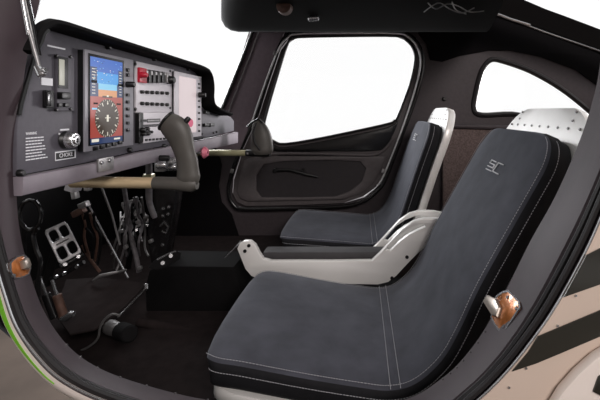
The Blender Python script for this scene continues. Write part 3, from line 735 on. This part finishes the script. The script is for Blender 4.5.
# ================================================================= FLOOR TUNNEL AND FOOTWELL
tn = thing('floor_tunnel', 'black box tunnel on the floor between the seats', 'tunnel', V(-.2, 1.40, -.65))
ptn = PL((0, 1.34, EZ), (0, -1, 0))
mb = MB(); plate_into(mb, ptn, px(ptn, [(149,283),(153,268),(162,263),(236,264),(244,290),(420,292),(420,316),(150,316)]), th=.15, off=-.05, bev=.006); mb.build('housing', 'matblack', tn)
mb = MB(); mb.tube([W(138,322,1.22), W(150,324,1.22), W(175,329,1.22), W(205,335,1.21), W(228,338,1.2)], [.012, .014, .015, .014, .012], 12); mb.build('conduit', 'floor', tn)
pfb = PL(V(-.65, 1.3, -.56), (.0, -.16, 1))
fb = plate('floor_board', 'floor', pfb, px(pfb, [(66,280),(100,278),(147,284),(128,304),(112,318),(95,330),(70,335),(55,315)]), th=.006, bev=.002)
tag(fb, 'flat dark footrest plate on the floor below the pedals', 'floor plate')
# pedestal below panel
pe = thing('pedestal_bracket', 'narrow black pedestal bracket with bright screws under the panel centre', 'bracket', W(165, 262, 1.45))
ppd = PL((0, 1.45, EZ), (0, -1, 0))
plate('plate', 'glossblack', ppd, px(ppd, [(153,186),(180,184),(178,205),(172,240),(168,262),(156,264),(152,240)]), th=.06, bev=.004, parent=pe)
for u, v in ((163.5,208.5),(169,207),(163,216),(168,214),(162.5,245)):
    mb = MB(); p = ppd.pt(u, v, .030); mb.cyl(p+Vector((0, .003, 0)), p-Vector((0, .004, 0)), .006, .005, 12, bev=.001); mb.build('screw', 'steel', pe)
mb = MB(); mb.tube([ppd.pt(*q, .036) for q in [(160,226),(164,222),(168,227),(166,233),(162,231)]], .003, 6); mb.build('hook', 'steel', pe)
fbk = thing('floor_bracket', 'small dark folded bracket with two screws at the tunnel front', 'bracket', W(168, 270, 1.40))
pk = PL((0, 1.40, EZ), (.3, -1, .4))
plate('bracket_plate', 'matblack', pk, px(pk, [(148,268),(157,258),(175,250),(181,253),(180,259),(166,267),(158,270)]), th=.006, bev=.001, parent=fbk)
mb = MB(); mb.tube([pk.pt(*q, .004) for q in [(157,260),(168,254),(176,251)]], .0025, 6); mb.build('edge', 'steel', fbk)
for u, v in ((163,263),(171,256)):
    mb = MB(); p = pk.pt(u, v, .004); mb.cyl(p, p+pk.n*.005, .006, .005, 12); mb.build('screw', 'steel', fbk)
# lever
mb = MB(); mb.tube([W(181,250,1.75), W(188,246,1.75), W(194,243,1.75)], .006, 8)
# pedals
def pedal(name, label, quad_, Y, m, arm, group=None):
    root = thing(name, label, 'pedal', W(arm[-1][0], arm[-1][1], Y+.05), group)
    pl = PL((0, Y, EZ), (.55, -1, .35)); pl.p0 = W(quad_[0][0], quad_[0][1], Y)
    A, B, C, D = [pl.pt(*q) for q in quad_]
    def bl(s, t): return (A.lerp(B, s)).lerp(D.lerp(C, s), t)
    def rr_(s0, s1, t0, t1, r=.3):
        cs, ct, hs, ht = (s0+s1)/2, (t0+t1)/2, (s1-s0)/2, (t1-t0)/2
        return [bl(cs+hs*math.copysign(abs(math.cos(a))**.5, math.cos(a)), ct+ht*math.copysign(abs(math.sin(a))**.5, math.sin(a))) for a in [k*math.pi/10 for k in range(20)]]
    outer = rr_(0, 1, 0, 1)
    outer = [bl(cs_, ct_) for cs_, ct_ in ((.08,0),(.92,0),(1,.08),(1,.92),(.92,1),(.08,1),(0,.92),(0,.08))]
    holes = [rr_(.10, .46, .08, .40), rr_(.56, .92, .08, .40), rr_(.10, .46, .58, .92), rr_(.56, .92, .58, .92)]
    plate('tread', m, pl, outer, holes, th=.010, bev=.002, parent=root)
    q = MB(); a, b = bl(.0, 1.06), bl(1.0, 1.06); q.tube([a-pl.n*.006, b-pl.n*.006], .009, 12); q.build('pivot_tube', 'glossblack', root)
    for s_ in (.2, .8):
        q = MB(); p = bl(s_, 1.06)+pl.n*.002; q.cyl(p, p+pl.n*.006, .005, seg=10); q.build('screw', 'steel', root)
    q = MB(); q.tube([W(x, y, Y+.05) for x, y in arm], .011, 10); q.build('arm', 'matblack', root)
    # raised mark between the holes
    q = MB()
    for k in range(7): q.box(bl(.26+k*.08, .49)+pl.n*.0055, (.004, .003, .005), .0005, Matrix.Rotation(.5, 3, 'Y'))
    q.build('raised_mark', 'dullsteel', root)
    return root
pedal('brake_pedal', 'bright grey pedal with four rounded holes at the left of the footwell', [(44,231),(66,221),(82,252),(60,265)], 1.10, 'pedal', [(60,240),(52,262),(46,285)])
pedal('rudder_pedal', 'dim pedal with four holes deep in the footwell centre', [(120,203),(138,198),(150,222),(132,230)], 1.62, 'dullsteel', [(132,215),(132,240),(128,268)])
# brake cylinders under the near pedal
for k, (a, b, lb) in enumerate((((40,278),(55,318),'slim black brake cylinder with bright rod, left of the pair under the pedal'), ((52,280),(64,317),'slim black brake cylinder ending in a silver elbow, right of the pair under the pedal'))):
    r = thing('brake_cylinder', lb, 'cylinder', W(*b, 1.08)); A, B = W(*a, 1.08), W(*b, 1.08)
    q = MB(); q.cyl(A.lerp(B, .4), B, .011, seg=14, bev=.002); q.build('barrel', 'rust' if k else 'glossblack', r)
    q = MB(); q.cyl(A, A.lerp(B, .45), .004, seg=8); q.build('rod', 'steel', r)
    if k:
        q = MB(); q.tube([W(62,319,1.07), W(66,318,1.06), W(71,314,1.06), W(74,314,1.06)], [.007, .009, .009, .007], 12); q.build('elbow', 'steel', r)
for nm, lb, pts, r_, m_ in (
 ('pedal_bar', 'straight dark rod with bright end studs below the near pedal', [(50,280),(66,273),(84,262)], .006, 'glossblack'),
 ('control_rod', 'long thin bright control rod crossing the footwell, longer of two', [(88,204),(105,236),(128,278)], .0035, 'steel'),
 ('control_rod', 'thin dark control rod deeper in the footwell, right of the bright one', [(102,188),(112,215),(120,245)], .0035, 'dullsteel'),
 ('control_rod', 'short rust coloured rod leaning beside the near pedal, bright tipped', [(82,245),(92,262),(100,272)], .005, 'rust')):
    q = MB(); Yq = 1.12 if nm == 'pedal_bar' else 1.35; q.tube([W(a, b, Yq) for a, b in pts], r_, 8)
    if nm == 'pedal_bar':
        o = q.build(nm, m_)
        for u, v in ((57,276.5),(65,273),(78,266)): s_ = MB(); p = W(u, v, Yq-.006); s_.cyl(p, p-Vector((0, .006, 0)), .005, seg=10); s_.build('stud', 'steel', o)
    else: o = q.build(nm, m_)
    tag(o, lb, 'rod')
# hose loop at the far left
q = MB(); q.tube([W(30+11*math.cos(a*.52), 215+15*math.sin(a*.52), 1.0) for a in range(12)], .005, 8, True); q.tube(smooth([W(*p) for p in ((25,229,1.0),(24,250,1.02),(30,300,1.05),(36,357,1.06))], 4), .005, 8)
tag(q.build('black_hose', 'glossblack'), 'black hose curled in a loop behind the door post, left end of footwell', 'hose')
q = MB(); q.tube(smooth([W(a, b, 1.02) for a, b in ((38,228),(33,235),(36,250),(40,262),(38,290),(42,330),(46,366))], 4), .006, 8)
tag(q.build('black_hose', 'glossblack'), 'black hose hanging behind the near pedal down to the floor', 'hose')
# bracket at the column start
cb = thing('column_bracket', 'cream angled bracket holding the near yoke tube under the panel', 'bracket', W(74, 200, .93))
q = MB(); q.box(W(74,186,.93), (.022, .03, .022), .003, Matrix.Rotation(.3, 3, 'Y')); q.build('clamp', 'faceplate', cb)
q = MB(); q.box(W(75,194,.93), (.010, .016, .022), .002, Matrix.Rotation(-.2, 3, 'Y')); q.build('leg', 'dullsteel', cb)
q = MB(); q.box(W(88,188,.93), (.012, .014, .012), .002); q.build('nut', 'dullsteel', cb)
rb = thing('rusty_bracket', 'rust brown cable bracket hanging below the yoke tube', 'bracket', W(82, 225, 1.15))
q = MB(); q.box(W(84,205,1.15), (.025, .02, .016), .003, Matrix.Rotation(-.4, 3, 'Y')); q.build('clamp', 'dullsteel', rb)
q = MB(); q.box(W(79,212,1.15), (.035, .02, .018), .003, Matrix.Rotation(-.5, 3, 'Y')); q.build('bracket_plate', 'rust', rb)
for k in range(5):
    q = MB(); q.tube(smooth([W(78+k*4, 213, 1.16), W(80+k*3+random.uniform(-4, 4), 225, 1.18), W(82+k*4+random.uniform(-5, 5), 238, 1.2), W(86+k*3, 252+k*3, 1.25)], 4), .0035, 6); q.build('cable', 'rust' if k % 2 else 'matblack', rb)
# cable bundle, deep centre: single cables of their own
cbn = thing('cable_bundle', 'pale grey tangle of cables and links hanging in the footwell centre', 'cables', W(134, 275, 1.42))
q = MB(); q.tube(smooth([W(a, b, 1.42) for a, b in ((124,186),(126,200),(128,214),(130,226),(132,240),(136,256),(139,272))], 4), .008, 8); q.build('main_cable', 'cable', cbn)
for k in range(14):
    u0 = 120+random.uniform(0, 26); pts = [(u0, 196+random.uniform(0, 22))]
    for j in range(4): pts.append((pts[-1][0]+random.uniform(-6, 5), pts[-1][1]+random.uniform(8, 18)))
    q = MB(); q.tube(smooth([W(a, b, 1.38+random.uniform(0, .12)) for a, b in pts], 4), random.uniform(.002, .0045), 6); q.build('cable', random.choice(['cable', 'dullsteel', 'matblack', 'cable']), cbn)
for u, v in ((138,222),(146,217),(122,231),(151,241),(126,247),(140,268)):
    q = MB(); q.box(W(u, v, 1.37), (.014, .012, .012), .003, Matrix.Rotation(random.uniform(-1, 1), 3, 'Y')); q.build('clip', 'dullsteel', cbn)
hg = thing('hanger_arm', 'grey bent hanger arm behind the yoke tube, left of the pedestal', 'arm', W(152, 225, 1.3))
q = MB(); q.tube(smooth([W(a, b, 1.3) for a, b in ((149,140),(149,175),(149,198),(151,208),(155,218))], 3), [.010]*7+[.009]*5+[.007]*1, 10); q.build('arm', 'cable', hg)
q = MB(); p = W(149,182,1.3); q.box(p+Vector((0, 0, .012)), (.03, .03, .03), .006); q.build('mount', 'olive', hg)
q = MB(); q.tube([W(93,281,1.3), W(100,276,1.3), W(118,272,1.32), W(126,270,1.35)], [.004, .006, .004, .004], 8)
tag(q.build('link_rod', 'dullsteel'), 'bright tipped link rod lying low across the footwell floor', 'rod')
# valve with curved cable on the floor
fv = thing('brake_valve', 'silver ribbed knob with a curved cable on the footwell floor', 'knob', W(116, 335, 1.12))
A, B = W(110,327,1.13), W(121,331,1.05)
q = MB(); q.cyl(A, B, .020, .016, 10, bev=.004); q.build('knob_head', 'dullsteel', fv)
q = MB(); q.cyl(B, B+(B-A)*.7, .022, .020, 20, bev=.004); q.build('boot', 'matblack', fv)
q = MB(); q.tube(smooth([W(a, b, 1.10) for a, b in ((120,316),(113,314),(105,319),(100,328),(98,338),(90,346),(76,353))], 4), .003, 6); q.build('cable', 'dullsteel', fv)
q = MB(); q.cyl(W(118,317,1.15), W(146,288,1.30), .0035, seg=8); q.build('rod', 'steel', fv)
q = MB(); q.cyl(W(146,290,1.29), W(146,284,1.30), .009, seg=12, bev=.002); q.build('rod_end', 'steel', fv)

# ================================================================= DOOR HARDWARE
st = thing('gas_strut', 'black and silver gas strut at the top left door post', 'strut', W(41, 74, .60))
q = MB(); q.cyl(W(17, -30, .60), W(29, 35, .60), .0030, seg=14); q.build('cylinder', 'steel', st)
q = MB(); q.cyl(W(19, -30, .606), W(37, 56, .606), .0058, seg=14); q.build('outer_tube', 'glossblack', st)
q = MB(); q.cyl(W(29, 30, .60), W(40, 70, .60), .0026, seg=10); q.build('rod', 'dullsteel', st)
q = MB(); q.cyl(W(36.5, 66, .60), W(42.5, 76, .60), .005, .006, 12, bev=.001); q.cyl(W(37, 73, .60), W(46, 70, .60), .0045, seg=12, bev=.001); q.build('ball_joint', 'steel', st)
def jplane(i, f): 
    p = J(i, f, .004); n = (J(i, f, .02)-p).normalized(); return PL(p, n)
def latch(pl, outer, screws, block, name, label, m='orange'):
    r = thing(name, label, 'latch', pl.p0)
    plate('plate', m, pl, px(pl, outer), th=.003, off=.001, bev=.001, parent=r)
    plate('plate_rim', 'steel', pl, px(pl, outer), [[q.lerp(sum(px(pl, outer), Vector())/len(outer), .10) for q in px(pl, outer)][::-1]], th=.0036, off=.0015, parent=r)
    for u, v in screws:
        q = MB(); p = pl.pt(u, v, .002); q.cyl(p, p+pl.n*.002, .0032, seg=12); q.build('screw', 'steel', r)
    if block:
        plate('striker', 'shell_dark', pl, px(pl, block), th=.010, off=.006, bev=.004, parent=r)
    return r
iR = min(range(100, len(I3)), key=lambda i: (J(i, .35)-W(507, 312, .66)).length)
pj = jplane(iR, .35)
latch(pj, [(497,297),(504,292),(510,291),(521,302),(522,308),(513,322),(506,333),(501,333),(496,326),(492,318)], [(508,297.5),(517,308.5),(504,327)], [(487,304),(492,297),(500,301),(504,310),(501,319),(496,318)], 'door_striker', 'brass coloured striker plate with silver block on the right door frame')
iL = min(range(20, 70), key=lambda i: (J(i, .5)-W(18, 268, .62)).length)
pj2 = jplane(iL, .5)
latch(pj2, [(8,263),(14,257),(22,255),(26,258),(29,268),(27,275),(18,279),(12,279),(8,272)], [(13,276),(24,258)], [(17,262),(22,259),(25,266),(23,271),(19,270)], 'door_catch', 'small amber catch plate on the left door post')

# ================================================================= OVERHEAD DETAILS
q = MB(); p = W(284, 6, 1.12)+Vector((0, .02, 0)); q.tube([p, p+Vector((0, -.03, -.002)), p+Vector((0, -.034, -.002))], [.022, .02, .012], 18)
tag(q.build('overhead_knob', 'rust'), 'brownish round knob under the black roof near the windscreen', 'knob')
q = MB(); a, b = W(308, 18.5, 1.24), W(319, 17.5, 1.24); q.tube([a, a.lerp(b, .1), a.lerp(b, .9), b], [.006, .01, .01, .006], 10)
tag(q.build('roof_latch', 'steel'), 'small silver latch hanging under the black roof above the door', 'latch')
q = MB()
for pts in (((424,12),(432,6),(440,3),(450,9),(462,13),(474,8)), ((428,3),(436,9),(447,4),(458,6),(470,12),(484,11)), ((452,2),(456,10),(466,14))):
    q.tube(smooth([W(a, b, .290*400/(112-b)) for a, b in pts], 4), .0018, 6)
tag(q.build('wiring', 'dullsteel'), 'loose thin silver wiring under the roof above the rear side window', 'wires')
# repeats of one kind share a group
GR = {'aircraft_seat': 'two suede seats side by side', 'control_yoke': 'two control yokes under the panel', 'control_rod': 'rods in the footwell',
      'brake_cylinder': 'brake cylinders under the near pedal', 'black_hose': 'black hoses at the left of the footwell'}
for o in list(SC.objects):
    if o.parent is None and 'label' in o and o.name.split('.')[0] in GR: o['group'] = GR[o.name.split('.')[0]]
